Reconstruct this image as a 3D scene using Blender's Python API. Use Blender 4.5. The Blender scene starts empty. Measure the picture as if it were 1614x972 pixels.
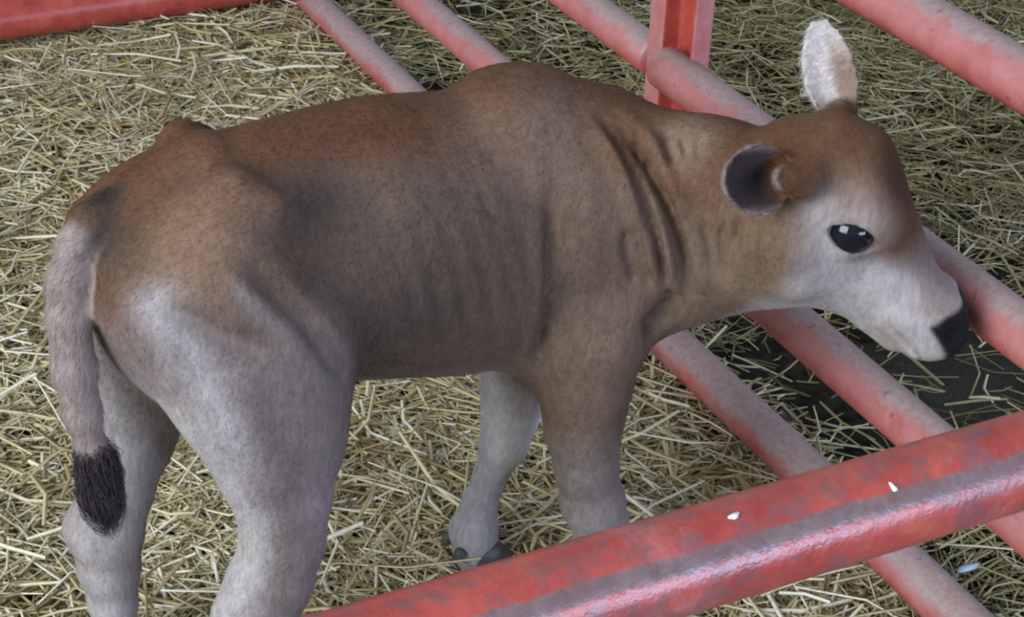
import bpy, math
import numpy as np
from mathutils import Matrix, Vector

rng = np.random.default_rng(7)
scene = bpy.context.scene
COL = scene.collection

# ------------------------------------------------------------------ camera
cam_data = bpy.data.cameras.new('camera')
cam_data.sensor_width = 36.0
cam_data.lens = 3000.33 / 1614.0 * 36.0
cam_data.clip_start = 0.05
cam = bpy.data.objects.new('camera', cam_data)
COL.objects.link(cam)
CR = Vector((0.89271, -0.44906, 0.03753)); CU = Vector((0.20330, 0.47567, 0.85581)); CF = Vector((0.40217, 0.75636, -0.51593))
m = Matrix.Identity(4)
for i in range(3):
    m[i][0] = CR[i]; m[i][1] = CU[i]; m[i][2] = -CF[i]
m[2][3] = 1.4
cam.matrix_world = m
scene.camera = cam

# ------------------------------------------------------------------ light
scene.view_settings.view_transform = 'Standard'
scene.view_settings.look = 'None'
scene.view_settings.gamma = 1.0
scene.view_settings.use_curve_mapping = False
scene.view_settings.exposure = 0.08
scene.cycles.filter_width = 2.6      # the soft lens and focus of the snapshot
world = bpy.data.worlds.new('world')
scene.world = world
world.use_nodes = True
bg = world.node_tree.nodes['Background']
bg.inputs['Color'].default_value = (0.78, 0.87, 1.0, 1)
bg.inputs['Strength'].default_value = 0.42


def area_light(name, loc, target, sx, sy, power, color):
    d = bpy.data.lights.new(name, 'AREA')
    d.shape = 'RECTANGLE'; d.size = sx; d.size_y = sy; d.energy = power; d.color = color
    o = bpy.data.objects.new(name, d)
    COL.objects.link(o)
    o.location = loc
    o.rotation_euler = (Vector(target) - Vector(loc)).to_track_quat('-Z', 'Y').to_euler()
    return o


# daylight through the open side of the barn, behind and to the left of the viewer
area_light('barn_doorway_daylight', (-3.2, 0.2, 2.3), (0.7, 1.9, 0.2), 3.2, 2.6, 300, (0.90, 0.95, 1.0))
# a lower opening behind the viewer
area_light('barn_window_daylight', (2.3, -3.5, 1.25), (0.7, 1.5, 0.5), 2.4, 1.1, 200, (0.55, 0.68, 1.0))

# ------------------------------------------------------------------ helpers


def tag(o, label=None, cat=None, group=None, kind=None):
    if label: o['label'] = label
    if cat: o['category'] = cat
    if group: o['group'] = group
    if kind: o['kind'] = kind
    return o


def empty(name, loc=(0, 0, 0)):
    o = bpy.data.objects.new(name, None)
    o.empty_display_size = 0.1
    COL.objects.link(o)
    o.location = loc
    return o


def link_mesh(name, me, mat, parent=None, smooth=True):
    o = bpy.data.objects.new(name, me)
    COL.objects.link(o)
    if mat: me.materials.append(mat)
    if smooth: me.polygons.foreach_set('use_smooth', np.ones(len(me.polygons), dtype=bool))
    if parent: o.parent = parent
    return o


def mesh_np(name, V, Fq):
    """V (n,3) floats, Fq (m,k) ints, all faces the same size"""
    me = bpy.data.meshes.new(name)
    n, k = Fq.shape
    me.vertices.add(len(V)); me.vertices.foreach_set('co', np.ascontiguousarray(V, dtype=np.float32).ravel())
    me.loops.add(n * k); me.loops.foreach_set('vertex_index', np.ascontiguousarray(Fq, dtype=np.int32).ravel())
    me.polygons.add(n); me.polygons.foreach_set('loop_start', np.arange(0, n * k, k, dtype=np.int32))
    me.update(calc_edges=True); me.validate()
    return me


class NT:
    """small wrapper for building node materials"""
    def __init__(self, name):
        self.mat = bpy.data.materials.new(name); self.mat.use_nodes = True
        self.t = self.mat.node_tree
        self.bsdf = self.t.nodes['Principled BSDF']

    def n(self, typ, **kw):
        nd = self.t.nodes.new(typ)
        for k, v in kw.items():
            if k.startswith('i_'): nd.inputs[k[2:].replace('_', ' ')].default_value = v
            else: setattr(nd, k, v)
        return nd

    def l(self, a, b): self.t.links.new(a, b)

    def noise(self, vec, scale, detail=4, rough=0.6):
        nd = self.n('ShaderNodeTexNoise'); nd.inputs['Scale'].default_value = scale
        nd.inputs['Detail'].default_value = detail; nd.inputs['Roughness'].default_value = rough
        if vec is not None: self.l(vec, nd.inputs['Vector'])
        return nd.outputs['Fac']

    def ramp(self, fac, stops):
        nd = self.n('ShaderNodeValToRGB'); e = nd.color_ramp.elements
        while len(e) < len(stops): e.new(0.5)
        for el, (p, c) in zip(e, stops):
            el.position = p; el.color = c if len(c) == 4 else (*c, 1)
        self.l(fac, nd.inputs['Fac'])
        return nd.outputs['Color']

    def mix(self, fac, a, b, mode='MIX'):
        nd = self.n('ShaderNodeMix', data_type='RGBA', blend_type=mode)
        for sock, v in ((nd.inputs[0], fac), (nd.inputs[6], a), (nd.inputs[7], b)):
            if isinstance(v, (int, float)): sock.default_value = v
            elif isinstance(v, tuple): sock.default_value = v if len(v) == 4 else (*v, 1)
            else: self.l(v, sock)
        return nd.outputs[2]

    def math(self, op, a, b=0.0):
        nd = self.n('ShaderNodeMath', operation=op)
        for sock, v in ((nd.inputs[0], a), (nd.inputs[1], b)):
            if isinstance(v, (int, float)): sock.default_value = v
            else: self.l(v, sock)
        return nd.outputs[0]

    def bump(self, h, strength, dist):
        nd = self.n('ShaderNodeBump'); nd.inputs['Strength'].default_value = strength
        nd.inputs['Distance'].default_value = dist
        self.l(h, nd.inputs['Height']); self.l(nd.outputs['Normal'], self.bsdf.inputs['Normal'])

    def out(self, color=None, rough=None, spec=None):
        if color is not None:
            if isinstance(color, tuple): self.bsdf.inputs['Base Color'].default_value = (*color, 1)
            else: self.l(color, self.bsdf.inputs['Base Color'])
        if rough is not None:
            if isinstance(rough, (int, float)): self.bsdf.inputs['Roughness'].default_value = rough
            else: self.l(rough, self.bsdf.inputs['Roughness'])
        if spec is not None: self.bsdf.inputs['Specular IOR Level'].default_value = spec
        return self.mat


# ------------------------------------------------------------------ materials
def red_paint(name, dust, fade, grime_band=False, seed=0.0, side=True):
    t = NT(name)
    tc = t.n('ShaderNodeTexCoord')
    mp = t.n('ShaderNodeMapping'); mp.inputs['Location'].default_value = (seed, seed * 2.3, seed * 0.7)
    t.l(tc.outputs['Object'], mp.inputs['Vector'])
    v = mp.outputs['Vector']
    n_big = t.noise(v, 7, 5, 0.65)
    n_mid = t.noise(v, 26, 5, 0.7)
    n_fine = t.noise(v, 130, 4, 0.7)
    red = t.ramp(n_mid, [(0.3, (0.28, 0.040, 0.034)), (0.55, (0.41, 0.070, 0.054)), (0.75, (0.48, 0.12, 0.07))])
    pink = t.ramp(n_mid, [(0.3, (0.38, 0.125, 0.120)), (0.7, (0.46, 0.205, 0.21))])
    f = t.ramp(t.math('ADD', n_big, t.math('MULTIPLY', t.math('SUBTRACT', n_fine, 0.5), 0.25)),
               [(0.62 - fade * 0.45, (0, 0, 0)), (0.80 - fade * 0.45, (1, 1, 1))])
    # the paint has faded and gathered dust on the upper side of the pipe, less so underneath
    uv = t.n('ShaderNodeUVMap'); uv.uv_map = 'pipe'
    sp = t.n('ShaderNodeSeparateXYZ'); t.l(uv.outputs['UV'], sp.inputs[0])
    off = t.math('ABSOLUTE', t.math('SUBTRACT', sp.outputs['Y'], 0.25))
    off = t.math('MINIMUM', off, t.math('SUBTRACT', 1.0, off))
    upper = t.math('ADD', off, t.math('MULTIPLY', t.math('SUBTRACT', n_big, 0.5), 0.16))
    up_fade = t.ramp(upper, [(0.20, (1, 1, 1)), (0.36, (0.10,) * 3)]) if side else t.n('ShaderNodeValue').outputs[0]
    up_dust = t.ramp(upper, [(0.05, (1, 1, 1)), (0.22, (0, 0, 0))]) if side else t.n('ShaderNodeValue').outputs[0]
    c = t.mix(t.math('MULTIPLY', f, up_fade) if side else f, red, pink)
    # settled dust and mud film, heavier in blotches
    n_d = t.noise(v, 11, 6, 0.7)
    d = t.ramp(t.math('ADD', n_d, t.math('MULTIPLY', t.math('SUBTRACT', up_dust, 0.45), 0.5)) if side else n_d,
               [(0.70 - dust * 0.55, (0, 0, 0)), (0.86 - dust * 0.45, (1, 1, 1))])
    dcol = t.ramp(n_fine, [(0.3, (0.26, 0.20, 0.19)), (0.7, (0.40, 0.33, 0.325))])
    c = t.mix(t.math('MULTIPLY', d, 0.85), c, dcol)
    # dark chips
    ch = t.ramp(t.noise(v, 60, 3, 0.6), [(0.66, (0, 0, 0)), (0.72, (1, 1, 1))])
    c = t.mix(t.math('MULTIPLY', ch, 0.55), c, (0.10, 0.055, 0.05))
    if grime_band:
        w = t.math('ADD', sp.outputs['Y'], t.math('MULTIPLY', t.math('SUBTRACT', t.noise(v, 34, 5, 0.7), 0.5), 0.055))
        a = t.ramp(w, [(0.0, (0, 0, 0)), (0.078, (0, 0, 0)), (0.092, (1, 1, 1)), (0.140, (1, 1, 1)), (0.152, (0, 0, 0))])
        gr = t.ramp(n_fine, [(0.3, (0.105, 0.085, 0.085)), (0.7, (0.19, 0.155, 0.155))])
        c = t.mix(t.math('MULTIPLY', a, 0.9), c, gr)
        mot = t.ramp(t.noise(v, 48, 4, 0.7), [(0.48, (0, 0, 0)), (0.60, (1, 1, 1))])
        c = t.mix(t.math('MULTIPLY', mot, 0.65), c, (0.17, 0.085, 0.09))
    r = t.ramp(t.math('ADD', t.math('MULTIPLY', n_mid, 0.5), t.math('MULTIPLY', d, 0.4)), [(0.1, (0.24,) * 3), (0.8, (0.62,) * 3)])
    t.bump(t.math('ADD', n_fine, t.math('MULTIPLY', n_mid, 1.5)), 0.35, 0.0015)
    return t.out(c, r, 0.5)


def straw_mat(name, cols, tint_noise):
    t = NT(name)
    g = t.n('ShaderNodeNewGeometry')
    c = t.ramp(g.outputs['Random Per Island'], cols)
    tc = t.n('ShaderNodeTexCoord')
    patch = t.noise(tc.outputs['Object'], 3.5, 4, 0.6)
    c = t.mix(t.ramp(patch, [(0.42, (0, 0, 0)), (0.68, (1, 1, 1))]), c, t.mix(0.55, c, tint_noise, 'MULTIPLY'))
    fine = t.noise(tc.outputs['Object'], 160, 3, 0.6)
    c = t.mix(0.5, c, t.ramp(fine, [(0.3, (0.6, 0.58, 0.52)), (0.7, (1, 1, 1))]), 'MULTIPLY')
    return t.out(c, 0.55, 0.35)


# ------------------------------------------------------------------ the ground
XG = 1.213                     # plane of the two tube gates beside the calf


def make_floor():
    n = 260
    # finer in the middle, reaching far out
    s = np.linspace(-1, 1, n)
    ax = np.sign(s) * (np.abs(s) ** 2.2) * 7.0
    X, Y = np.meshgrid(ax + 1.1, ax + 2.0, indexing='ij')
    Z = np.zeros_like(X)
    for fq, am in ((3.1, .006), (6.7, .004), (13., .003), (29., .002)):
        a, b, c, d = rng.uniform(0, 6.28, 4)
        Z += am * np.sin(fq * X + a + 1.3 * np.sin(fq * .6 * Y + c)) * np.sin(fq * Y + b + 1.1 * np.sin(fq * .7 * X + d))
    Z -= 0.012
    V = np.stack([X, Y, Z], -1).reshape(-1, 3)
    i, j = np.meshgrid(np.arange(n - 1), np.arange(n - 1), indexing='ij')
    a = (i * n + j).ravel()
    return mesh_np('floor', V, np.stack([a, a + n, a + n + 1, a + 1], 1))


def floor_mat():
    t = NT('barn_soil')
    tc = t.n('ShaderNodeTexCoord'); v = tc.outputs['Object']
    n1 = t.noise(v, 5, 6, 0.65); n2 = t.noise(v, 45, 6, 0.7); n3 = t.noise(v, 220, 3, 0.6)
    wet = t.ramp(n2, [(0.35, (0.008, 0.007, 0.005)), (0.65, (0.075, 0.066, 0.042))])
    dry = t.ramp(n2, [(0.3, (0.13, 0.11, 0.075)), (0.7, (0.34, 0.30, 0.21))])
    # fresher and drier inside the pen (x below the gate), dark damp soil outside
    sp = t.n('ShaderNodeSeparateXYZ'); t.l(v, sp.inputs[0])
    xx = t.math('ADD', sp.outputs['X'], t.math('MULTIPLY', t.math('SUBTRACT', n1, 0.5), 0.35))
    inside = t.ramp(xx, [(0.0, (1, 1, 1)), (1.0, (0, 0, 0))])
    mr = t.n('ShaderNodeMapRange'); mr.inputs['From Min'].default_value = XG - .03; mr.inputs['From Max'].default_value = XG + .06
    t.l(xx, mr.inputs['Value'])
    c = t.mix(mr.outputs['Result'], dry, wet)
    # a dry dusty scuffed spot outside the gate
    vm = t.n('ShaderNodeVectorMath', operation='DISTANCE'); t.l(v, vm.inputs[0]); vm.inputs[1].default_value = (1.60, 1.62, 0.0)
    dd = t.math('ADD', vm.outputs['Value'], t.math('MULTIPLY', t.math('SUBTRACT', n1, 0.5), 0.35))
    spot = t.ramp(dd, [(0.06, (1, 1, 1)), (0.17, (0, 0, 0))])
    grey = t.ramp(n3, [(0.3, (0.055, 0.052, 0.042)), (0.7, (0.13, 0.125, 0.10))])
    c = t.mix(spot, c, grey)
    t.bump(t.math('ADD', n2, t.math('MULTIPLY', n3, 0.4)), 1.0, 0.03)
    return t.out(c, 0.9, 0.2)


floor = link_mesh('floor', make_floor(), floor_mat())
tag(floor, 'dark trodden soil floor of the barn under the straw', None, None, 'structure')


def make_stalks(name, P, L, rad, heading, tilt, bend, flat):
    """three-ring, three-sided straws; P (n,3) centres"""
    n = len(P)
    d = np.stack([np.cos(heading) * np.cos(tilt), np.sin(heading) * np.cos(tilt), np.sin(tilt)], 1)
    side = np.stack([-np.sin(heading), np.cos(heading), np.zeros(n)], 1)
    up = np.cross(d, side)
    tw = rng.uniform(0, 6.28, n)
    V = np.zeros((n, 3, 3, 3))
    for r, tt in enumerate((-0.5, 0.0, 0.5)):
        c = P + d * (L * tt)[:, None] + side * (bend * L * (0.25 - tt * tt))[:, None] * 2
        c[:, 2] += (0.0 if r == 1 else 1.0) * rng.uniform(-.15, .12, n) * L * .3
        rr = rad * (1.0 if r == 1 else 0.85)
        for k in range(3):
            a = tw + k * 2.0944
            V[:, r, k] = c + side * (np.cos(a) * rr)[:, None] + up * (np.sin(a) * rr * flat)[:, None]
    V[:, :, :, 2] = np.maximum(V[:, :, :, 2], -0.012)
    base = (np.arange(n) * 9)[:, None]
    Fs = []
    for r in range(2):
        for k in range(3):
            k2 = (k + 1) % 3
            Fs.append(base + np.array([[r * 3 + k, r * 3 + k2, r * 3 + 3 + k2, r * 3 + 3 + k]]))
    return mesh_np(name, V.reshape(-1, 3), np.concatenate(Fs, 0))


def scatter(n, x0, x1, y0, y1, zmax, lmean, rmean, keep=None):
    P = np.stack([rng.uniform(x0, x1, n), rng.uniform(y0, y1, n), np.zeros(n)], 1)
    if keep is not None: P = P[keep(P)]
    n = len(P)
    mound = 0.6 + 0.4 * np.sin(P[:, 0] * 5.1 + 1) * np.sin(P[:, 1] * 4.3) + 0.3 * np.sin(P[:, 0] * 11 + P[:, 1] * 7)
    P[:, 2] = rng.uniform(-.008, 1, n) ** 1.0 * zmax * np.clip(mound, .25, 1.3)
    L = np.clip(rng.lognormal(math.log(lmean), 0.45, n), .012, .20)
    rad = np.clip(rng.lognormal(math.log(rmean), 0.35, n), .0006, .0035)
    head = rng.uniform(0, 6.28, n) + 0.0
    tilt = rng.normal(0, .16, n)
    bend = rng.normal(0, .26, n)
    flat = rng.choice([0.35, 0.9], n)
    return P, L, rad, head, tilt, bend, flat


def join_scatter(*parts):
    return tuple(np.concatenate([q[i] for q in parts], 0) for i in range(7))


def loose_top(args):
    P, L, rad, head, tilt, bend, flat = args
    P[:, 2] = .026 + rng.uniform(0, .012, len(P))
    return P, L, rad, head, tilt * .6, bend * .7, flat


def in_pen(P):
    e = XG + .02 + .05 * np.sin(P[:, 1] * 9) + rng.normal(0, .025, len(P))
    return P[:, 0] < e


def out_pen(P):
    e = XG + .0 + rng.normal(0, .05, len(P))
    ok = P[:, 0] > e
    # thinner over the damp dark spot by the gate
    d = np.hypot((P[:, 0] - 1.42) / .34, (P[:, 1] - 1.66) / .22)
    thin = np.clip((d - .60) / .7, .11, 1)
    patch = .62 + .38 * np.sin(P[:, 0] * 7.3 + 2 * np.sin(P[:, 1] * 4.1)) * np.sin(P[:, 1] * 6.1 + 1.7 * np.sin(P[:, 0] * 5.3))
    return ok & (rng.uniform(0, 1, len(P)) < thin * patch)


m_straw = straw_mat('fresh_straw', [(0.0, (0.28, 0.215, 0.10)), (0.25, (0.50, 0.42, 0.215)), (0.55, (0.66, 0.59, 0.36)),
                                    (0.8, (0.76, 0.715, 0.52)), (1.0, (0.88, 0.865, 0.75))], (0.72, 0.66, 0.50))
m_hay = straw_mat('old_hay', [(0.0, (0.13, 0.105, 0.045)), (0.3, (0.27, 0.24, 0.10)), (0.6, (0.42, 0.37, 0.18)),
                              (0.85, (0.60, 0.54, 0.32)), (1.0, (0.84, 0.80, 0.60))], (0.60, 0.62, 0.42))
st = link_mesh('straw_bedding', make_stalks('straw_bedding', *join_scatter(scatter(74000, -.55, 1.32, .95, 3.7, .032, .068, .0019, in_pen), loose_top(scatter(2600, -.55, 1.32, .95, 3.7, .03, .105, .0026, in_pen)),
    scatter(34000, -1.6, 1.32, .1, 4.6, .030, .085, .0025, lambda P: in_pen(P) & ((P[:, 0] < -.5) | (P[:, 1] < 1.0) | (P[:, 1] > 3.65))))), m_straw, smooth=False)
tag(st, 'pale yellow loose straw bedding inside the pen under the calf', 'straw', None, 'stuff')
hy = link_mesh('trodden_hay', make_stalks('trodden_hay', *join_scatter(scatter(76000, 1.1, 3.3, .75, 4.3, .024, .072, .0014, out_pen), loose_top(scatter(1300, 1.1, 3.3, .75, 4.3, .03, .10, .0020, out_pen)),
    scatter(34000, 1.1, 4.2, -.3, 5.4, .024, .095, .0021, lambda P: out_pen(P) & ((P[:, 0] > 3.2) | (P[:, 1] < .8) | (P[:, 1] > 4.2))))), m_hay, smooth=False)
tag(hy, 'dull olive trodden hay on the dark ground outside the gates', 'hay', None, 'stuff')

# ------------------------------------------------------------------ pipes and gates


def pipe_mesh(name, p0, p1, r, seg=28, nl=10, cap=True):
    p0 = Vector(p0); p1 = Vector(p1)
    ax = (p1 - p0).normalized()
    ref = Vector((0, 0, 1)) if abs(ax.z) < .9 else Vector((1, 0, 0))
    s = ax.cross(ref).normalized(); u = s.cross(ax).normalized()
    L = (p1 - p0).length
    prof = [(0, .0), (0, r * .82), (r * .18, r)] + [(L * k / nl, r) for k in range(1, nl)] + [(L - r * .18, r), (L, r * .82), (L, .0)]
    V = []; Fc = []; UV = []
    for (t, rr) in prof:
        for k in range(seg):
            a = 2 * math.pi * k / seg
            V.append(p0 + ax * t + s * (rr * math.cos(a)) + u * (rr * math.sin(a)))
    for i in range(len(prof) - 1):
        for k in range(seg):
            k2 = (k + 1) % seg
            Fc.append((i * seg + k, i * seg + k2, (i + 1) * seg + k2, (i + 1) * seg + k))
            UV += [(prof[i][0], k / seg), (prof[i][0], (k + 1) / seg), (prof[i + 1][0], (k + 1) / seg), (prof[i + 1][0], k / seg)]
    me = bpy.data.meshes.new(name)
    me.from_pydata([tuple(v) for v in V], [], Fc)
    uvl = me.uv_layers.new(name='pipe')
    uvl.data.foreach_set('uv', np.array(UV, dtype=np.float32).ravel())
    return me


def pipe(name, p0, p1, r, mat, parent, seg=28):
    o = link_mesh(name, pipe_mesh(name, Vector(p0) - parent.location, Vector(p1) - parent.location, r, seg), mat, parent)
    return o


m_r1 = red_paint('dusty_red_paint', 0.72, 0.75, seed=1.0)
m_r2 = red_paint('red_paint_part_dusty', 0.34, 0.70, seed=4.0)
m_r3 = red_paint('faded_red_paint', 0.36, 1.1, seed=9.0)
m_lip = red_paint('faded_lit_red_paint_flat', 0.15, 1.1, seed=11.0, side=False)
m_deep = red_paint('deep_red_paint', 0.05, 0.05, seed=13.0, side=False)
m_near = red_paint('worn_red_paint', 0.12, 0.10, grime_band=True, seed=17.0, side=False)

ZR = (0.042, 0.219, 0.421, 0.668, 0.92)
RP = 0.0255
YP0, YP1 = 1.815, 1.920        # channel post
YC = 3.20                      # far corner of the pen

gate_a = tag(empty('tube_gate', (XG, 2.55, 0)), 'red tube gate behind the calf\'s back, with an upright channel end above the neck', 'gate')
for z, mt in zip(ZR, (m_r1, m_r2, m_r3, m_r3, m_r3)):
    pipe('rail', (XG, YP1 - .004, z), (XG, YC - .02, z), RP, mt, gate_a)
pipe('stile', (XG, YC - .0, 0.0), (XG, YC - .0, .95), RP, m_r3, gate_a)


def channel_stile(parent):
    # upright C section: web at the back, a broad lip on the far side, a thin flange on the near side
    xb, xf, th = XG + .014, XG - .014, .006
    prof = [(xf, YP0), (xf, YP0 + th), (xb - th, YP0 + th), (xb - th, YP1 - .040), (xf, YP1 - .036), (xf, YP1), (xb, YP1), (xb, YP0)]
    V = []; n = len(prof)
    zs = (0.17, .4, .6, .9, 1.12)
    for z in zs:
        V += [(x - parent.location.x, y - parent.location.y, z) for x, y in prof]
    Fc = []
    for r in range(len(zs) - 1):
        for k in range(n):
            k2 = (k + 1) % n
            Fc.append((r * n + k, r * n + k2, (r + 1) * n + k2, (r + 1) * n + k))
    Fc.append(tuple(range(n))[::-1]); Fc.append(tuple(range((len(zs) - 1) * n, len(zs) * n)))
    me = bpy.data.meshes.new('channel_stile'); me.from_pydata(V, [], Fc)
    o = link_mesh('channel_stile', me, None, parent, smooth=False)
    me.materials.append(m_deep); me.materials.append(m_lip)
    for f in me.polygons:
        c = f.center + parent.location
        if (c.x < XG - .010 and c.y > YP0 + .05) or c.y < YP0 + .002: f.material_index = 1  # near flange takes the lip's faded red so that it looks lit
    b = o.modifiers.new('bevel', 'BEVEL'); b.width = .003; b.segments = 2; b.limit_method = 'ANGLE'
    o['label'] = 'upright deep red channel with a paler lip'
    return o


channel_stile(gate_a)

gate_b = tag(empty('tube_gate', (XG, 1.1, 0)), 'red tube gate beside the calf\'s head, its rails starting at the upright channel', 'gate')
for z, x, mt in zip((.0545, .229, .437, .680, .93), (1.205, 1.205, 1.19, 1.19, 1.19), (m_r1, m_r2, m_r3, m_r3, m_r3)):
    pipe('rail', (x, 1.862, z), (x, .68, z), RP * 1.10, mt, gate_b)
pipe('stile', (XG - .02, .66, 0.0), (XG - .02, .66, .97), RP, m_r3, gate_b)

gate_d = tag(empty('back_gate', (.3, YC, 0)), 'deep red thick rail gate across the back of the pen at top left', 'gate')
for k, z in enumerate((0.066, 0.36, 0.66, .95)):
    pipe('rail', (-.75, YC + .012 * (1 if k == 0 else 1), z), (XG - .027, YC, z), .040, m_deep, gate_d)
pipe('stile', (-.78, YC + .012, 0), (-.78, YC + .012, 1.0), .035, m_deep, gate_d)

gate_c = tag(empty('front_gate', (.2, .575, 0)), 'worn red rail gate in the foreground with a dark grimy streak along its top rail', 'gate')
pipe('rail', (-.62, .575, .848), (1.08, .575, .848), .0242, m_near, gate_c, 40)
for z in (.60, .36, .12):
    pipe('rail', (-.62, .575, z), (1.08, .575, z), .0242, m_near, gate_c)
for x in (-.64, 1.10):
    pipe('stile', (x, .575, 0), (x, .575, .875), .0242, m_near, gate_c)

for (x, y, z, a, L) in ((.4230, .5697, .8716, .2, .0036), (.5075, .5616, .8681, 1.9, .0030)):
    bm_v = []; n_ = 10
    nrm_ = Vector((0, y - .575, z - .848)).normalized(); tx = Vector((1, 0, 0)); ty = nrm_.cross(tx)
    for h_, sc in ((-.001, 1.0), (.0008, .8), (.0012, .0)):
        for k in range(n_):
            q = 2 * math.pi * k / n_; r_ = L * sc * (1 + .25 * math.sin(3 * q + a))
            dx_, dy_ = r_ * math.cos(q), r_ * .45 * math.sin(q)
            bm_v.append(Vector((x, y, z)) - gate_c.location + tx * (dx_ * math.cos(a) - dy_ * math.sin(a)) + ty * (dx_ * math.sin(a) + dy_ * math.cos(a)) + nrm_ * h_)
    fc_ = [(r * n_ + k, r * n_ + (k + 1) % n_, (r + 1) * n_ + (k + 1) % n_, (r + 1) * n_ + k) for r in range(2) for k in range(n_)]
    fm = bpy.data.meshes.new('fleck'); fm.from_pydata([tuple(v) for v in bm_v], [], fc_)
    fo = link_mesh('fleck', fm, bpy.data.materials.get('white_fleck') or NT('white_fleck').out((.75, .72, .70), .7, .3), gate_c)
    fo['label'] = 'small white fleck'


def lump(name, loc, size, mat, seed):
    import bmesh
    r = np.random.default_rng(seed)
    bm = bmesh.new(); bmesh.ops.create_icosphere(bm, subdivisions=3, radius=1)
    ph = r.uniform(0, 6.28, 6); dr = r.normal(0, 1.6, (6, 3))
    for v in bm.verts:
        k = 1 + .10 * sum(math.sin(float(v.co.x * d[0] + v.co.y * d[1] + v.co.z * d[2]) * 1.5 + q) for d, q in zip(dr, ph)) / 2
        v.co = Vector((v.co.x * size[0] * k, v.co.y * size[1] * k, v.co.z * size[2] * k))
    me = bpy.data.meshes.new(name); bm.to_mesh(me); bm.free()
    o = link_mesh(name, me, mat); o.location = loc
    return o


ts = NT('grey_stone')
m_stone = ts.out(ts.ramp(ts.noise(ts.n('ShaderNodeTexCoord').outputs['Object'], 80, 5), [(0.3, (.10, .10, .11)), (0.7, (.24, .24, .26))]), .8, .3)
tag(lump('stone', (1.292, 1.655, .004), (.014, .019, .012), m_stone, 3), 'small grey stone on the dark soil between the two lowest gate rails', 'stone')
tb = NT('pale_blue_scrap')
tag(lump('scrap', (1.294, 1.283, .030), (.016, .0045, .004), tb.out((.45, .58, .66), .5, .4), 5), 'small pale blue scrap on the hay below the foreground rail', 'scrap')

# ------------------------------------------------------------------ the calf (one implicit surface, meshed with surface nets)
HV = 0.0034
GO = np.array([-.36, -.32, -.012]); GD = np.array([.66, .21, .80])
NX, NY, NZ = (np.ceil((GD - GO) / HV).astype(int) + 1)
G = np.full((NX, NY, NZ), 0.3, dtype=np.float32)
AX = [np.float32(GO[i]) + np.arange(n, dtype=np.float32) * np.float32(HV) for i, n in enumerate((NX, NY, NZ))]


def sub(lo, hi):
    sl = []
    for i in range(3):
        a = max(0, int((lo[i] - GO[i]) / HV)); b = min(G.shape[i], int((hi[i] - GO[i]) / HV) + 2)
        sl.append(slice(a, b))
    X = AX[0][sl[0]][:, None, None]; Y = AX[1][sl[1]][None, :, None]; Z = AX[2][sl[2]][None, None, :]
    return tuple(sl), X, Y, Z


def smin(a, b, k):
    h = np.maximum(k - np.abs(a - b), 0) / k
    return np.minimum(a, b) - h * h * k * .25


def smax(a, b, k): return -smin(-a, -b, k)


def cone(a, b, r1, r2, k, flat=1.0):
    """tapered capsule; flat<1 squeezes it sideways (y)"""
    a = np.array(a, float); b = np.array(b, float); mg = max(r1, r2) + k + .02
    sl, X, Y, Z = sub(np.minimum(a, b) - mg, np.maximum(a, b) + mg)
    ba = b - a; ba_s = ba / np.array([1, flat, 1]); L2 = float(ba_s @ ba_s) + 1e-12
    px, py, pz = X - a[0], (Y - a[1]) / flat, Z - a[2]
    h = np.clip((px * ba_s[0] + py * ba_s[1] + pz * ba_s[2]) / L2, 0, 1)
    d = np.sqrt((px - h * ba_s[0]) ** 2 + (py - h * ba_s[1]) ** 2 + (pz - h * ba_s[2]) ** 2) - (r1 + (r2 - r1) * h)
    if flat < 1: d = d * (flat * .5 + .5)
    G[sl] = smin(G[sl], d.astype(np.float32), k)


def chain(pts, k, flat=1.0):
    for p, q in zip(pts[:-1], pts[1:]):
        cone(p[:3], q[:3], p[3], q[3], k, flat)


def spline(st, n=160):
    st = np.array(st, float); t = st[:, 0]; tt = np.linspace(t[0], t[-1], n)
    out = [tt]
    for c in range(1, st.shape[1]):
        y = st[:, c]; mm = np.gradient(y, t)
        i = np.clip(np.searchsorted(t, tt) - 1, 0, len(t) - 2); h = t[i + 1] - t[i]; s = (tt - t[i]) / h
        out.append((2 * s ** 3 - 3 * s ** 2 + 1) * y[i] + (s ** 3 - 2 * s ** 2 + s) * h * mm[i] + (-2 * s ** 3 + 3 * s ** 2) * y[i + 1] + (s ** 3 - s ** 2) * h * mm[i + 1])
    return out


def gauss(c, s, amp, k=3.0):
    """positive amp carves, negative swells"""
    c = np.array(c, float); s = np.array(s if np.ndim(s) else [s] * 3, float)
    sl, X, Y, Z = sub(c - s * k * .8, c + s * k * .8)
    e = ((X - c[0]) / s[0]) ** 2 + ((Y - c[1]) / s[1]) ** 2 + ((Z - c[2]) / s[2]) ** 2
    G[sl] += (amp * np.exp(-e)).astype(np.float32)


# --- trunk
TH = math.radians(5.0)
CT, STH = math.cos(TH), math.sin(TH)


def B(x, y, z, *r):
    """trunk frame -> calf frame (trunk is turned slightly away from the viewer at the front)"""
    dx = x + .2
    return (-.2 + dx * CT - y * STH, dx * STH + y * CT, z, *r)


TRUNK = [(-.262, .568, .520, .026), (-.245, .592, .470, .052), (-.218, .618, .425, .078), (-.18, .643, .392, .095), (-.13, .659, .382, .097),
         (-.06, .665, .386, .093), (.02, .664, .374, .106), (.09, .654, .356, .111), (.155, .645, .345, .102), (.21, .637, .340, .090),
         (.26, .608, .345, .074), (.30, .572, .365, .055), (.33, .53, .400, .028)]
tt, ttop, tbot, thw = spline(TRUNK)


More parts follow.
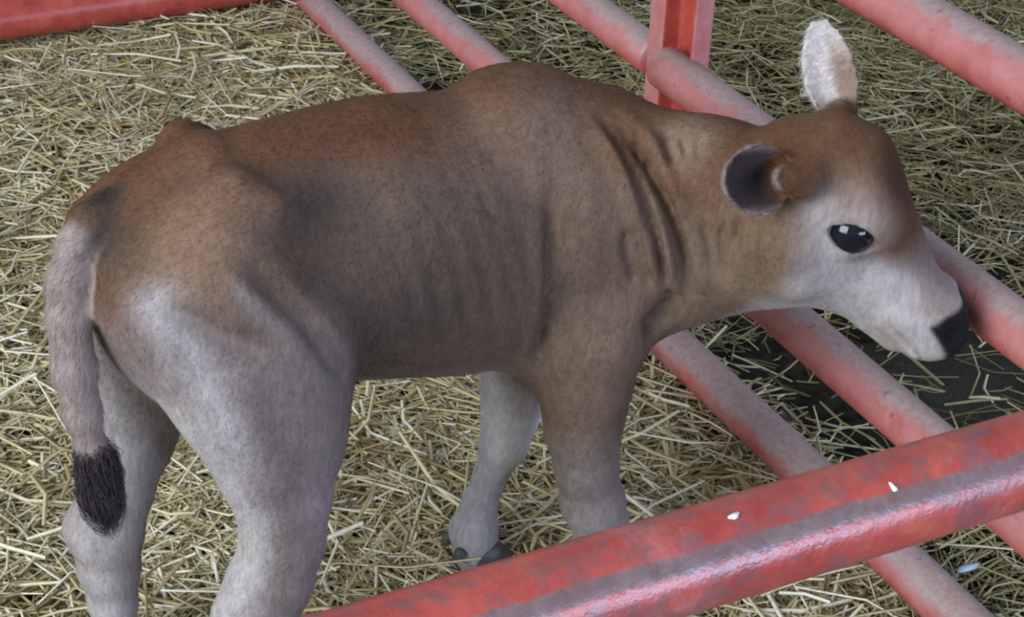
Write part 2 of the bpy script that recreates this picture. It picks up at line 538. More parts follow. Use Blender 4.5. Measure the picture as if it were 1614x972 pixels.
def trunk():
    sl, X, Y, Z = sub((-.33, -.2, .3), (.40, .2, .72))
    xb = (X + .2) * CT + Y * STH - .2; yb = -(X + .2) * STH + Y * CT
    top = np.interp(xb, tt, ttop); bot = np.interp(xb, tt, tbot); hw = np.interp(xb, tt, thw)
    zc = (top * .47 + bot * .53); hh = np.where(Z > zc, top - zc, zc - bot)
    w = (Z - zc) / hh
    up = np.clip(w, 0, 1.2)
    hwe = hw * (1 - .30 * up ** 1.6 + .0 * up)
    e = np.sqrt((yb / hwe) ** 2 + w ** 2)
    d = (e - 1) * np.minimum(hw, hh)
    d = np.maximum(d, np.maximum(-.262 - xb, xb - .33))
    G[sl] = smin(G[sl], d.astype(np.float32), .02)


trunk()
# hip bones, pin bones, spine knobs, tail head
for s in (-1, 1):
    cone(B(-.140, s * .056, .634), B(-.112, s * .072, .622), .020, .015, .03)
    cone(B(-.240, s * .034, .582), B(-.215, s * .042, .582), .020, .022, .04)
cone(B(-.15, 0, .644), B(-.245, 0, .602), .016, .017, .03)
cone(B(.155, 0, .631), B(.200, 0, .631), .017, .017, .04)
# --- neck
chain([(.17, .03, .605, .038), (.265, .004, .574, .044), (.340, -.068, .568, .043), (.398, -.126, .574, .038)], .05)
chain([(.22, .035, .52, .083), (.30, -.012, .505, .074), (.365, -.085, .515, .062), (.410, -.135, .535, .054)], .05)
chain([(.255, .03, .425, .070), (.325, -.015, .445, .060), (.395, -.085, .478, .050)], .05)
cone((.29, .03, .385), (.24, .03, .37), .040, .05, .05)

# --- head frame
POLL = np.array([.400, -.1486, .645]); HS = .885
yaw, pit = math.radians(-30), math.radians(54)
HH = np.array([math.cos(pit) * math.cos(yaw), math.cos(pit) * math.sin(yaw), -math.sin(pit)])
HL = np.array([-math.sin(yaw), math.cos(yaw), 0.0])
HU = np.cross(HH, HL)


def Hd(s, l, u): return POLL + HS * (s * HH + l * HL + u * HU)


def Hc(s, l, u, r): return (*Hd(s, l, u), r * HS)


HEADST = [(-.018, -.028, -.060, .020), (-.005, -.006, -.090, .042), (.02, .016, -.118, .056), (.05, .037, -.132, .064), (.085, .049, -.140, .067),
          (.12, .047, -.143, .065), (.155, .038, -.131, .057), (.19, .030, -.110, .049), (.225, .026, -.087, .045), (.255, .030, -.066, .045),
          (.28, .028, -.052, .043), (.302, .016, -.042, .034), (.316, -.002, -.028, .018)]
ht, htop, hbot, hhw = spline(HEADST)


def head():
    lo = POLL + np.array([-.2, -.22, -.36]); hi = POLL + np.array([.3, .14, .14])
    sl, X, Y, Z = sub(lo, hi)
    px, py, pz = X - POLL[0], Y - POLL[1], Z - POLL[2]
    s = (px * HH[0] + py * HH[1] + pz * HH[2]) / HS; l = (px * HL[0] + py * HL[1]) / HS
    u = (px * HU[0] + py * HU[1] + pz * HU[2]) / HS
    top = np.interp(s, ht, htop); bot = np.interp(s, ht, hbot); hw = np.interp(s, ht, hhw)
    uc = top * .60 + bot * .40; hh = np.where(u > uc, top - uc, uc - bot); w = (u - uc) / hh
    dn = np.clip(-w, 0, 1.2)
    hwe = hw * (1 - .42 * dn ** 1.3)
    e = (np.abs(l / hwe) ** 2.3 + np.abs(w) ** 2.3) ** (1 / 2.3)
    d = (e - 1) * np.minimum(hw, hh)
    d = np.maximum(d, np.maximum(ht[0] - s, s - ht[-1])) * HS
    G[sl] = smin(G[sl], d.astype(np.float32), .035)


head()
# cheek, brow and muzzle masses
for sd in (-1, 1):
    cone(Hd(.085, sd * .040, -.085), Hd(.12, sd * .034, -.105), .036 * HS, .028 * HS, .03)      # jaw muscle
    cone(Hd(.075, sd * .050, .018), Hd(.125, sd * .048, .006), .018 * HS, .012 * HS, .02)       # brow ridge
    cone(Hd(.268, sd * .026, .002), Hd(.288, sd * .022, -.008), .021 * HS, .020 * HS, .02)      # nostril wing
    cone(Hd(.240, sd * .028, -.030), Hd(.282, sd * .020, -.030), .022 * HS, .021 * HS, .02)     # upper lip
cone(Hd(.02, 0, .012), Hd(.05, 0, .024), .024 * HS, .028 * HS, .03)                             # poll knob
cone(Hd(.235, 0, -.064), Hd(.272, 0, -.056), .020 * HS, .018 * HS, .012)                        # lower lip and chin

# --- shoulders and front legs
for sd in (-1, 1):
    chain([B(.175, sd * .035, .605, .028), B(.225, sd * .064, .53, .048), B(.265, sd * .062, .43, .052)], .04, .8)
    cone(B(.262, sd * .06, .42), B(.215, sd * .062, .375), .05, .05, .04, .85)
NF = [(.235, -.052, .395, .052), (.231, -.046, .330, .040), (.231, -.044, .285, .0350), (.238, -.043, .235, .032), (.251, -.042, .180, .0325),
      (.262, -.041, .150, .029), (.270, -.040, .110, .0225), (.279, -.038, .060, .0255), (.290, -.036, .028, .024), (.297, -.035, .012, .022)]
chain(NF[:4], .025); chain(NF[3:], .012)
FF = [(.232, .088, .380, .050), (.229, .098, .300, .040), (.229, .104, .250, .034), (.225, .105, .205, .030), (.219, .105, .170, .0255),
      (.203, .105, .130, .0175), (.192, .106, .095, .0185), (.185, .107, .058, .0255), (.190, .107, .026, .0245), (.197, .107, .012, .022)]
chain(FF[:4], .025); chain(FF[3:], .012)

# --- hind legs
NH = [(-.165, -.056, .560, .068), (-.130, -.066, .490, .079), (-.122, -.074, .430, .066), (-.116, -.084, .370, .050), (-.112, -.086, .321, .042),
      (-.115, -.087, .277, .038), (-.126, -.088, .234, .036), (-.143, -.088, .192, .035), (-.150, -.087, .150, .027),
      (-.150, -.087, .105, .0215), (-.150, -.087, .060, .025), (-.138, -.087, .028, .024), (-.130, -.087, .012, .022)]
chain(NH[:5], .03, .72); chain(NH[4:], .014)
cone(NH[0][:3], (-.198, -.055, .535), .06, .044, .04, .75)            # buttock
cone((-.198, -.055, .535), (-.142, -.074, .44), .044, .040, .04, .75)
cone((-.105, -.083, .45), (-.098, -.085, .40), .045, .033, .04, .6)     # stifle
cone((-.155, -.088, .245), (-.168, -.088, .206), .012, .016, .025)    # hock point
FH = [(-.185, .050, .560, .062), (-.170, .062, .480, .070), (-.180, .068, .420, .058), (-.195, .070, .370, .046), (-.210, .070, .314, .037),
      (-.228, .070, .262, .032), (-.243, .070, .215, .034), (-.244, .070, .172, .029), (-.243, .070, .130, .0225),
      (-.242, .070, .085, .0215), (-.242, .070, .055, .025), (-.230, .070, .027, .024), (-.222, .070, .012, .022)]
chain(FH[:5], .03, .75); chain(FH[4:], .014)
cone(FH[0][:3], (-.225, .055, .47), .05, .042, .04, .75)
cone((-.225, .055, .47), (-.205, .066, .38), .042, .030, .03, .75)
cone((-.248, .070, .262), (-.264, .070, .230), .010, .017, .025)

# --- tail
TAIL = [(-.230, .000, .612, .018), (-.252, -.010, .608, .0165), (-.268, -.018, .592, .0165), (-.277, -.020, .562, .0180), (-.280, -.020, .526, .0185),
        (-.280, -.020, .473, .0185), (-.276, -.020, .424, .0160), (-.272, -.020, .389, .0130), (-.268, -.020, .365, .0115), (-.266, -.020, .335, .008)]
chain(TAIL, .008)

# --- hollows, ribs and creases
for s in (-1, 1):
    gauss(B(-.062, s * .095, .590), (.05, .05, .05), .013)          # hollow of the flank
    gauss(B(-.205, s * .085, .600), (.04, .04, .03), .010)            # between hip and pin
    gauss(B(.175, s * .110, .47), (.014, .05, .12), .007)             # behind the shoulder
    gauss(Hd(.160, s * .055, -.035), .022 * HS, .004)                 # below the eye
    gauss(Hd(.045, s * .066, -.030), .022 * HS, .006)                 # temple
gauss(Hd(.13, 0, .050), (.02, .02, .02), .003)


def ribs():
    sl, X, Y, Z = sub((-.06, -.16, .38), (.19, .19, .65))
    ph = (X + .22 * (Z - .5)) / .0255 * 2 * math.pi
    mk = np.exp(-((X - .065) / .075) ** 2 - ((Z - .52) / .085) ** 2)
    G[sl] += (-.0011 * np.sin(ph) * mk).astype(np.float32)


ribs()
FOLDS = [  # depth, half width, ridge beside it, line on the skin
    (0.0125, 0.0056, 0.45, [(0.2387, -0.0210, 0.6276), (0.2432, -0.0348, 0.6169), (0.2472, -0.0477, 0.6056), (0.2509, -0.0597, 0.5937), (0.2544, -0.0705, 0.5810), (0.2579, -0.0798, 0.5673), (0.2615, -0.0875, 0.5524), (0.2647, -0.0944, 0.5368), (0.2681, -0.0997, 0.5199), (0.2725, -0.1020, 0.5008), (0.2787, -0.1002, 0.4786), (0.2857, -0.0958, 0.4540)]),
    (0.0150, 0.0066, 0.45, [(0.2524, -0.0232, 0.6256), (0.2566, -0.0382, 0.6156), (0.2606, -0.0521, 0.6049), (0.2643, -0.0650, 0.5937), (0.2679, -0.0768, 0.5817), (0.2714, -0.0876, 0.5690), (0.2747, -0.0974, 0.5557), (0.2780, -0.1059, 0.5414), (0.2818, -0.1125, 0.5257), (0.2866, -0.1165, 0.5081), (0.2934, -0.1165, 0.4874), (0.3025, -0.1118, 0.4631)]),
    (0.0072, 0.0047, 0.00, [(0.2385, -0.0842, 0.5360), (0.2418, -0.0860, 0.5139), (0.2486, -0.0856, 0.4900), (0.2580, -0.0847, 0.4653)]),
    (0.0072, 0.0047, 0.00, [(0.2478, -0.0854, 0.5415), (0.2520, -0.0890, 0.5234), (0.2572, -0.0912, 0.5043), (0.2639, -0.0913, 0.4835), (0.2717, -0.0900, 0.4613)]),
    (0.0072, 0.0047, 0.00, [(0.2710, -0.0404, 0.6171), (0.2674, -0.0580, 0.6026), (0.2713, -0.0740, 0.5889)]),
    (0.0072, 0.0047, 0.00, [(0.2929, -0.0545, 0.6160), (0.2874, -0.0716, 0.6051), (0.2879, -0.0865, 0.5935)]),
    (0.0072, 0.0047, 0.00, [(0.3035, -0.0685, 0.6157), (0.2998, -0.0799, 0.6089), (0.2974, -0.0891, 0.6010)]),
    (0.0072, 0.0047, 0.00, [(0.3133, -0.0789, 0.6166), (0.3095, -0.0890, 0.6103), (0.3069, -0.0973, 0.6029)]),
    (0.0072, 0.0047, 0.00, [(0.2876, -0.1098, 0.5590), (0.2893, -0.1172, 0.5434), (0.2923, -0.1232, 0.5269), (0.2973, -0.1272, 0.5089), (0.3051, -0.1277, 0.4883)]),
    (0.0072, 0.0047, 0.00, [(0.2992, -0.1239, 0.5534), (0.3011, -0.1307, 0.5348), (0.3048, -0.1347, 0.5143), (0.3116, -0.1342, 0.4903)]),
    (0.0072, 0.0047, 0.00, [(0.3136, -0.1370, 0.5535), (0.3110, -0.1393, 0.5348), (0.3122, -0.1410, 0.5147), (0.3184, -0.1403, 0.4920)]),
    (0.0072, 0.0047, 0.00, [(0.3238, -0.1474, 0.5600), (0.3215, -0.1482, 0.5456), (0.3199, -0.1479, 0.5304)]),
    (0.0070, 0.0070, 0.30, [(0.1737, -0.0516, 0.5739), (0.1723, -0.0573, 0.5575), (0.1709, -0.0620, 0.5404), (0.1699, -0.0652, 0.5224), (0.1693, -0.0668, 0.5034), (0.1689, -0.0671, 0.4834), (0.1693, -0.0649, 0.4615), (0.1711, -0.0594, 0.4373), (0.1709, -0.0564, 0.4145), (0.1697, -0.0543, 0.3923), (0.1703, -0.0479, 0.3666)]),
    (0.0040, 0.0050, 0.00, [(0.1848, -0.0617, 0.5497), (0.1865, -0.0653, 0.5340), (0.1891, -0.0675, 0.5174)]),
    (0.0060, 0.0048, 0.00, [(0.2656, -0.0722, 0.5859), (0.2705, -0.0852, 0.5717), (0.2742, -0.0967, 0.5564), (0.2774, -0.1058, 0.5395), (0.2808, -0.1117, 0.5202), (0.2854, -0.1127, 0.4973), (0.2923, -0.1072, 0.4694)]),
    (0.0110, 0.0110, 0.00, [(0.2930, -0.1047, 0.4630), (0.2916, -0.0927, 0.4390), (0.2846, -0.0860, 0.4203), (0.2677, -0.0918, 0.4124)]),
    (0.0070, 0.0100, 0.30, [(-0.2210, -0.0951, 0.5675), (-0.2102, -0.1023, 0.5601), (-0.1986, -0.1078, 0.5520), (-0.1864, -0.1124, 0.5437), (-0.1737, -0.1165, 0.5355), (-0.1606, -0.1205, 0.5275), (-0.1471, -0.1241, 0.5198), (-0.1328, -0.1268, 0.5118)]),
    (0.0070, 0.0085, 0.40, [(-0.1427, -0.1043, 0.5868), (-0.1309, -0.1070, 0.5736), (-0.1195, -0.1093, 0.5596), (-0.1088, -0.1123, 0.5454), (-0.0989, -0.1159, 0.5310), (-0.0891, -0.1184, 0.5152), (-0.0784, -0.1173, 0.4963), (-0.0676, -0.1148, 0.4756), (-0.0558, -0.1085, 0.4514)]),
]


def fold(amp, w, ridge, pl):
    """a crease pressed in along a line on the skin, with a soft ridge on both sides"""
    pl = np.array(pl); mg = max(5 * w, .02)
    sl, X, Y, Z = sub(pl.min(0) - mg, pl.max(0) + mg)
    def normal_at(q):
        g = []
        for ax in range(3):
            o = np.zeros(3); o[ax] = .010
            i1 = tuple(((q + o - GO) / HV).round().astype(int)); i0 = tuple(((q - o - GO) / HV).round().astype(int))
            g.append(float(G0[i1] - G0[i0]))
        g = np.array(g); return g / (np.linalg.norm(g) + 1e-9)
    NR = np.array([normal_at(q) for q in pl])
    best = np.full(G[sl].shape, 1.0, dtype=np.float32); tpos = np.zeros_like(best); n = len(pl) - 1
    for i in range(n):
        a, e = pl[i], pl[i + 1] - pl[i]; L2 = e @ e
        px, py, pz = X - a[0], Y - a[1], Z - a[2]
        h = np.clip((px * e[0] + py * e[1] + pz * e[2]) / L2, 0, 1)
        nn = NR[i] + NR[i + 1]; nn = nn / np.linalg.norm(nn)
        vx, vy, vz = px - h * e[0], py - h * e[1], pz - h * e[2]
        dn = (vx * nn[0] + vy * nn[1] + vz * nn[2]) * .97      # measured along the skin, not through it
        d = np.sqrt((vx - dn * nn[0]) ** 2 + (vy - dn * nn[1]) ** 2 + (vz - dn * nn[2]) ** 2)
        d = np.where(np.abs(dn) > .03, 1.0, d)
        up = d < best; tpos = np.where(up, (i + h) / n, tpos); best = np.where(up, d, best)
    fade = np.clip(np.minimum(tpos + .03, 1.03 - tpos) * 5, .0, 1)
    G[sl] += ((amp * np.exp(-(best / w) ** 2) - ridge * amp * np.exp(-((best - 2.2 * w) / (1.2 * w)) ** 2)) * fade).astype(np.float32)


G0 = G.copy()
for a, w, r, pl in FOLDS: fold(a, w, r, pl)
del G0

# --- ears: leaf-shaped shells


def ear(base, tip, facing, wid, cup, k):
    base = np.array(base); tip = np.array(tip); e = tip - base; L = np.linalg.norm(e); e /= L
    f = np.array(facing, float); f -= e * (f @ e); f /= np.linalg.norm(f)
    s = np.cross(e, f)
    mg = .05
    sl, X, Y, Z = sub(np.minimum(base, tip) - mg, np.maximum(base, tip) + mg)
    px, py, pz = X - base[0], Y - base[1], Z - base[2]
    a = px * e[0] + py * e[1] + pz * e[2]; b = px * s[0] + py * s[1] + pz * s[2]; c = px * f[0] + py * f[1] + pz * f[2]
    t = np.clip(a / L, -.05, 1.08)
    w = wid * np.interp(t, [-.05, 0, .15, .4, .65, .85, 1.0, 1.08], [.45, .5, .72, 1.0, .95, .68, .30, .02])
    bb = b / np.maximum(w, 1e-4)
    surf = cup * (1 - bb ** 2) * np.interp(t, [0, .3, .8, 1], [1.2, 1.2, .6, .1])     # the bowl lies behind (-f) in the middle
    th = .0045
    d = np.maximum(np.abs(c + surf) - th, (np.abs(bb) - 1) * w * .8)
    d = np.maximum(d, np.maximum(-.012 - a, a - L))
    G[sl] = smin(G[sl], d.astype(np.float32), k)
    return e, f, s, L


CRn, CUn, CFn = np.array([.893, -.449, .038]), np.array([.203, .476, .856]), np.array([.402, .756, -.516])
EN_B = Hd(.012, -.062, -.040); EN_T = EN_B + np.array([-.079, -.003, .013])
EN_F = np.array([.35, -.80, .35])
EF_B = Hd(.040, .050, .010); EF_T = EF_B + .100 * HL + .038 * np.array([0, 0, 1]) - .036 * HH
EF_F = np.array([-.30, -.60, .10])
cone(Hd(.022, -.050, -.036), EN_B + (EN_T - EN_B) * .12, .020, .014, .015)
cone(Hd(.040, .043, .006), EF_B + (EF_T - EF_B) * .12, .020, .015, .015)
ear(EN_B, EN_T, EN_F, .033, .024, .006)
ear(EF_B, EF_T, EF_F, .026, .010, .006)

# --- eyes, nostrils, mouth
EYES = []
for sd in (-1, 1):
    c = Hd(.103, sd * .050, -.023)
    ax = HH * .80 + HU * .60; ax = ax / np.linalg.norm(ax)      # long axis of the eye opening
    nrm = HL * sd; nrm = nrm - ax * (nrm @ ax); nrm /= np.linalg.norm(nrm); vt = np.cross(ax, nrm)
    sl, X, Y, Z = sub(c - .06, c + .06)
    px, py, pz = X - c[0], Y - c[1], Z - c[2]
    dl = np.sqrt(px ** 2 + py ** 2 + pz ** 2)
    G[sl] = smin(G[sl], (dl - .0250).astype(np.float32), .012)
    a = px * ax[0] + py * ax[1] + pz * ax[2]; b = px * vt[0] + py * vt[1] + pz * vt[2]; n_ = px * nrm[0] + py * nrm[1] + pz * nrm[2]
    # almond: two arcs meeting at the corners
    al = np.abs(b) -   .0135 * (1 - (np.clip(np.abs(a) / .0265, 0, 1.2)) ** 2.0)
    al = np.maximum(al, .010 - n_)
    G[sl] = smax(G[sl], -al.astype(np.float32), .003)
    EYES.append((c, .0232))
    # nostril: comma-shaped pit
    q = Hd(.279, sd * .044, .008)
    gauss(q, (.008, .008, .008), .020)
    gauss(Hd(.270, sd * .050, .012), (.0065, .0065, .0065), .010)
# mouth line
for sd in (-1, 1):
    for i in range(10):
        f_ = i / 9
        gauss(Hd(.228 + .066 * f_, sd * (.048 - .018 * f_), -.049 + .014 * f_), (.0042,) * 3, .0075)


def surface_nets(G):
    ins = G < 0
    c = np.zeros((G.shape[0] - 1, G.shape[1] - 1, G.shape[2] - 1), dtype=np.int8)
    offs = [(i, j, k) for i in (0, 1) for j in (0, 1) for k in (0, 1)]
    for i, j, k in offs:
        c += ins[i:i + c.shape[0], j:j + c.shape[1], k:k + c.shape[2]]
    act = (c > 0) & (c < 8)
    idx = np.argwhere(act)
    vid = np.full(act.shape, -1, dtype=np.int32); vid[act] = np.arange(len(idx))
    cv = {o: G[idx[:, 0] + o[0], idx[:, 1] + o[1], idx[:, 2] + o[2]] for o in offs}
    acc = np.zeros((len(idx), 3)); cnt = np.zeros(len(idx))
    for o in offs:
        for a in range(3):
            if o[a]: continue
            p = list(o); p[a] = 1; p = tuple(p)
            v0, v1 = cv[o], cv[p]; cr = (v0 < 0) != (v1 < 0)
            t = np.where(cr, v0 / np.where(cr, v0 - v1, 1), 0)
            pos = np.tile(np.array(o, float), (len(idx), 1)); pos[:, a] = t
            acc += np.where(cr[:, None], pos, 0); cnt += cr
    V = (idx + acc / cnt[:, None]) * HV + GO
    Fs = []
    for a in range(3):
        b, c2 = (a + 1) % 3, (a + 2) % 3
        s0 = [slice(1, -1)] * 3; s1 = [slice(1, -1)] * 3
        s0[a] = slice(0, -1); s1[a] = slice(1, None)
        i0, i1 = ins[tuple(s0)], ins[tuple(s1)]
        e = np.argwhere(i0 != i1); o = np.ones(3, int); o[a] = 0; e = e + o
        flip = ins[e[:, 0], e[:, 1], e[:, 2]]
        eb = np.zeros(3, int); eb[b] = 1; ec = np.zeros(3, int); ec[c2] = 1
        gq = lambda q: vid[q[:, 0], q[:, 1], q[:, 2]]
        q = np.stack([gq(e - eb - ec), gq(e - ec), gq(e), gq(e - eb)], 1)
        q = np.where(flip[:, None], q, q[:, ::-1])
        Fs.append(q)
    return V, np.concatenate(Fs, 0)


V, Fq = surface_nets(G)
Fq = Fq[(Fq >= 0).all(1)]


def largest_part(V, Fq):
    lab = np.arange(len(V))
    for _ in range(2000):
        mn = lab[Fq].min(1); new = lab.copy()
        for k in range(4): np.minimum.at(new, Fq[:, k], mn)
        new = new[new]
        if (new == lab).all(): break
        lab = new
    main = np.bincount(lab).argmax(); keep = lab == main
    remap = np.cumsum(keep) - 1
    return V[keep], remap[Fq[keep[Fq[:, 0]]]]


V, Fq = largest_part(V, Fq)
E2 = np.concatenate([Fq[:, [k, (k + 1) % 4]] for k in range(4)], 0)
deg = np.bincount(E2.ravel(), minlength=len(V)).astype(float)
for it in range(1):
    S = np.stack([np.bincount(E2[:, 0], V[E2[:, 1], a], len(V)) + np.bincount(E2[:, 1], V[E2[:, 0], a], len(V)) for a in range(3)], 1)
    V = V + .5 * (S / deg[:, None] - V)
# vertex normals
d1 = V[Fq[:, 2]] - V[Fq[:, 0]]; d2 = V[Fq[:, 3]] - V[Fq[:, 1]]
FN = np.cross(d1, d2)
VN = np.stack([sum(np.bincount(Fq[:, k], FN[:, a], len(V)) for k in range(4)) for a in range(3)], 1)
VN /= np.linalg.norm(VN, axis=1)[:, None] + 1e-12


# --- coat colouring
def ss(a, b, x):
    t = np.clip((x - a) / (b - a), 0, 1); return t * t * (3 - 2 * t)


def lerp(c, col, w): return c + (np.array(col)[None, :] - c) * w[:, None]


def wob(P, f, seed):
    r = np.random.default_rng(seed); o = 0
    for _ in range(5):
        d = r.normal(0, f, 3); o = o + np.sin(P @ d + r.uniform(0, 6.28))
    return o / 5


def head_coords(P):
    d = (P - POLL) / HS
    return d @ HH, d @ HL, d @ HU


def dist_chain(P, pts):
    best = np.full(len(P), 9.0); tb = np.zeros(len(P)); n = len(pts) - 1
    for i in range(n):
        a = np.array(pts[i][:3]); b = np.array(pts[i + 1][:3]); e = b - a
        h = np.clip((P - a) @ e / (e @ e), 0, 1); d = np.linalg.norm(P - a - h[:, None] * e, axis=1)
        up = d < best; tb = np.where(up, (i + h) / n, tb); best = np.minimum(best, d)
    return best, tb


def coat(P, N):
    x, y, z = P.T
    n1, n2 = wob(P, 28, 1), wob(P, 70, 2)
    xb = (x + .2) * CT + y * STH - .2; yb = -(x + .2) * STH + y * CT
    top = np.interp(xb, tt, ttop)
    c = np.tile(np.array([.128, .084, .058]), (len(P), 1))
    # warm dark brown saddle along the spine and over the rump
    w = 1 - ss(.012, .060, top - z + .012 * n1)
    c = lerp(c, (.112, .047, .019), w)
    # darker greyish barrel
    w = np.exp(-((xb - .01) / .10) ** 2 - ((z - .50) / .085) ** 2)
    c = lerp(c, (.066, .048, .041), w * .9)

    def patch(c, q, r, col, k):
        return lerp(c, col, k * np.exp(-((P - np.array(q)) ** 2).sum(1) / r ** 2))

    def streak(c, pl, r, col, k):
        d, _ = dist_chain(P, pl)
        return lerp(c, col, k * np.exp(-((d + .003 * n2) / r) ** 2))
    c = patch(c, (-.158, -.057, .640), .045, (.155, .092, .056), .8)
    c = patch(c, (-.190, -.090, .605), .050, (.180, .108, .066), .9)
    c = patch(c, (-.055, -.045, .610), .035, (.050, .036, .029), .8)  # shade of the flank hollow painted into the coat
    c = patch(c, (.185, -.030, .625), .055, (.175, .120, .086), .8)
    c = patch(c, (.110, -.020, .635), .035, (.18, .115, .075), .6)
    c = patch(c, (.215, -.080, .440), .075, (.175, .118, .082), .85)
    c = patch(c, (.308, -.074, .605), .035, (.225, .160, .115), .8)
    # legs fade to pale cream
    thigh = ss(-.04, -.09, xb)
    w = ss(.585, .485, z + .016 * n1 + .35 * np.clip(xb + .12, 0, .1)) * thigh
    c = lerp(c, (.195, .156, .150), w)
    front = ss(.10, .16, xb) * ss(.33, .24, z + .012 * n1)
    c = lerp(c, (.205, .166, .156), front)
    far_front = ss(.05, .085, y) * ss(.14, .17, x) * ss(.38, .33, z)
    c = lerp(c, (.60, .59, .62), far_front)  # far foreleg: cream coat lightened and blued to look lit
    w = ss(.22, .10, z)
    c = lerp(c, (.34, .32, .33), w)
    # pale inner and rear edges of the hind legs
    inner = np.where(y < -.01, ss(.2, .8, N[:, 1]), ss(.2, .8, -N[:, 1])) * ss(.56, .45, z) * ss(-.02, -.07, xb)
    c = lerp(c, (.42, .40, .40), inner * np.where(y < 0, .8, .35))
    rear = ss(.25, .8, -N[:, 0]) * ss(.50, .42, z) * ss(-.05, -.1, xb)
    c = lerp(c, (.38, .36, .36), rear * np.where(y < 0, .8, .35))
    c = patch(c, (-.190, .050, .400), .040, (.085, .068, .060), .6)
    c = patch(c, (-.235, .055, .270), .030, (.13, .10, .09), .5)
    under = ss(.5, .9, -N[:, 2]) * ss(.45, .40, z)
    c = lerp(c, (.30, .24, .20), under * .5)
    # thigh: pale rear edge and strip; brown wedge and dark line paint crease shade
    c = streak(c, [(-.226, -.098, .564), (-.207, -.113, .525), (-.189, -.122, .476), (-.171, -.124, .418)], .024, (.33, .305, .315), .85)
    c = streak(c, [(-.204, -.11, .561), (-.176, -.123, .542), (-.137, -.135, .52)], .013, (.105, .078, .062), .8)
    c = streak(c, [(-.154, -.118, .574), (-.124, -.129, .538)], .011, (.24, .21, .21), .7)
    c = streak(c, [(-.144, -.111, .588), (-.11, -.122, .548), (-.069, -.124, .476)], .010, (.070, .052, .042), .7)
    # dark marks around the root of the tail
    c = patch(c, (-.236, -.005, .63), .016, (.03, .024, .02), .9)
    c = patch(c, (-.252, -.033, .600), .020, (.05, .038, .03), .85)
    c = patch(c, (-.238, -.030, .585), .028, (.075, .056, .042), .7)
    c = patch(c, (.283, -.090, .432), .020, (.045, .034, .030), .75)  # brisket: shadow between neck skin and chest painted into the coat
    # neck
    w = ss(.27, .33, x) * ss(.62, .55, z)
    c = lerp(c, (.180, .122, .076), w * .7)
    # head
    s, l, u = head_coords(P)
    hd = ss(.34, .39, x) * ss(-.06, -.10, y)
    c = lerp(c, (.118, .057, .027), hd)
    c = lerp(c, (.055, .042, .036), .9 * hd * np.exp(-((s - .036) / .024) ** 2 - ((u + .034) / .024) ** 2) * ss(-.03, -.05, l))
    face = ss(.010, -.028, u + .012 + .008 * n1 - .46 * np.clip(s - .125, 0, .2)) * ss(.022, .062, s - .10 * (u + .06)) * hd
    c = lerp(c, (.375, .345, .345), face)
    jaw = ss(-.055, -.10, u + .006 * n1) * ss(-.02, .03, s) * hd
    c = lerp(c, (.375, .345, .345), jaw)
    eyepatch = np.exp(-((s - .090) / .036) ** 2 - ((u + .004) / .030) ** 2) * hd * ss(.03, .05, np.abs(l))
    c = lerp(c, (.32, .275, .26), eyepatch * .8)
    eyeline = np.exp(-((s - .108) / .030) ** 2 - ((u + .026) / .017) ** 2) ** 2 * hd * ss(.045, .055, np.abs(l))
    c = lerp(c, (.06, .05, .05), np.clip(eyeline * 1.2, 0, 1) * .8)
    c = lerp(c, (.070, .038, .022), .75 * hd * np.exp(-((s - .085) / .055) ** 2 - ((u - .046) / .016) ** 2))
    bridge = ss(.14, .19, s) * ss(-.01, .02, u) * hd
    c = lerp(c, (.215, .165, .145), bridge * .8)
    muzz = ss(.235, .262, s) * hd * ss(.9, .2, np.abs(l) / .06)
    c = lerp(c, (.36, .315, .295), muzz)
    c = lerp(c, (.25, .19, .165), .8 * hd * np.exp(-((s - .236) / .022) ** 2 - ((u - .008) / .022) ** 2))
    low_ = -.010 - .026 * np.clip(1 - np.abs(l) / .05, 0, 1)
    nose = ss(.250, .257, s - .35 * np.maximum(u - .012, 0) + .002 * n2) * ss(-.004, .004, u - low_) * hd
    c = lerp(c, (.007, .007, .011), nose)
    # ears
    for (b, tp, tone_in, tone_out) in ((EN_B, EN_T, (.060, .043, .042), (.22, .17, .155)), (EF_B, EF_T, (.55, .50, .49), (.52, .47, .46))):
        dd, te = dist_chain(P, [b, tp])
        e = (tp - b) / np.linalg.norm(tp - b)
        we = ss(.055, .035, dd) * ss(.12, .32, te)
        f = EN_F if b is EN_B else EF_F
        f = f - e * (f @ e); f /= np.linalg.norm(f)
        fin = ss(.1, .5, N @ f)
        col = np.array(tone_out)[None, :] * (1 - fin[:, None]) + np.array(tone_in)[None, :] * fin[:, None]
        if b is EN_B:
            bowl = np.exp(-(((P - b) @ np.cross(e, f)) / .016) ** 2 - ((te - .38) / .30) ** 2)  # shade inside the ear's hollow painted into its colour
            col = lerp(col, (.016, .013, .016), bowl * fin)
        sgm = np.cross(e, f); rimd = np.abs((P - b) @ sgm)
        col = lerp(col, (.20, .155, .14), ss(.022, .031, rimd)) if b is EN_B else lerp(col, (.26, .19, .15), ss(-.002, .010, (P - b) @ np.cross(e, f)) * ss(1.0, .55, te))
        c = c + (col - c) * we[:, None]
    # tail
    dt, tl = dist_chain(P, TAIL)
    wt = ss(.030, .024, dt) * ss(.10, .2, tl)
    c = lerp(c, (.265, .210, .195), wt)
    c = lerp(c, (.085, .050, .030), ss(.028, .022, dt) * ss(.18, .10, tl) * .8)
    c = lerp(c, (.035, .028, .028), wt * ss(.84, .92, tl))
    c = streak(c, [(-.150, -.118, .470), (-.118, -.125, .390), (-.122, -.120, .310), (-.135, -.115, .240)], .016, (.125, .096, .090), .7)
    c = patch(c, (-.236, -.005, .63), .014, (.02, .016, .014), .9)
    c = patch(c, (-.252, -.033, .600), .013, (.02, .016, .014), .9)
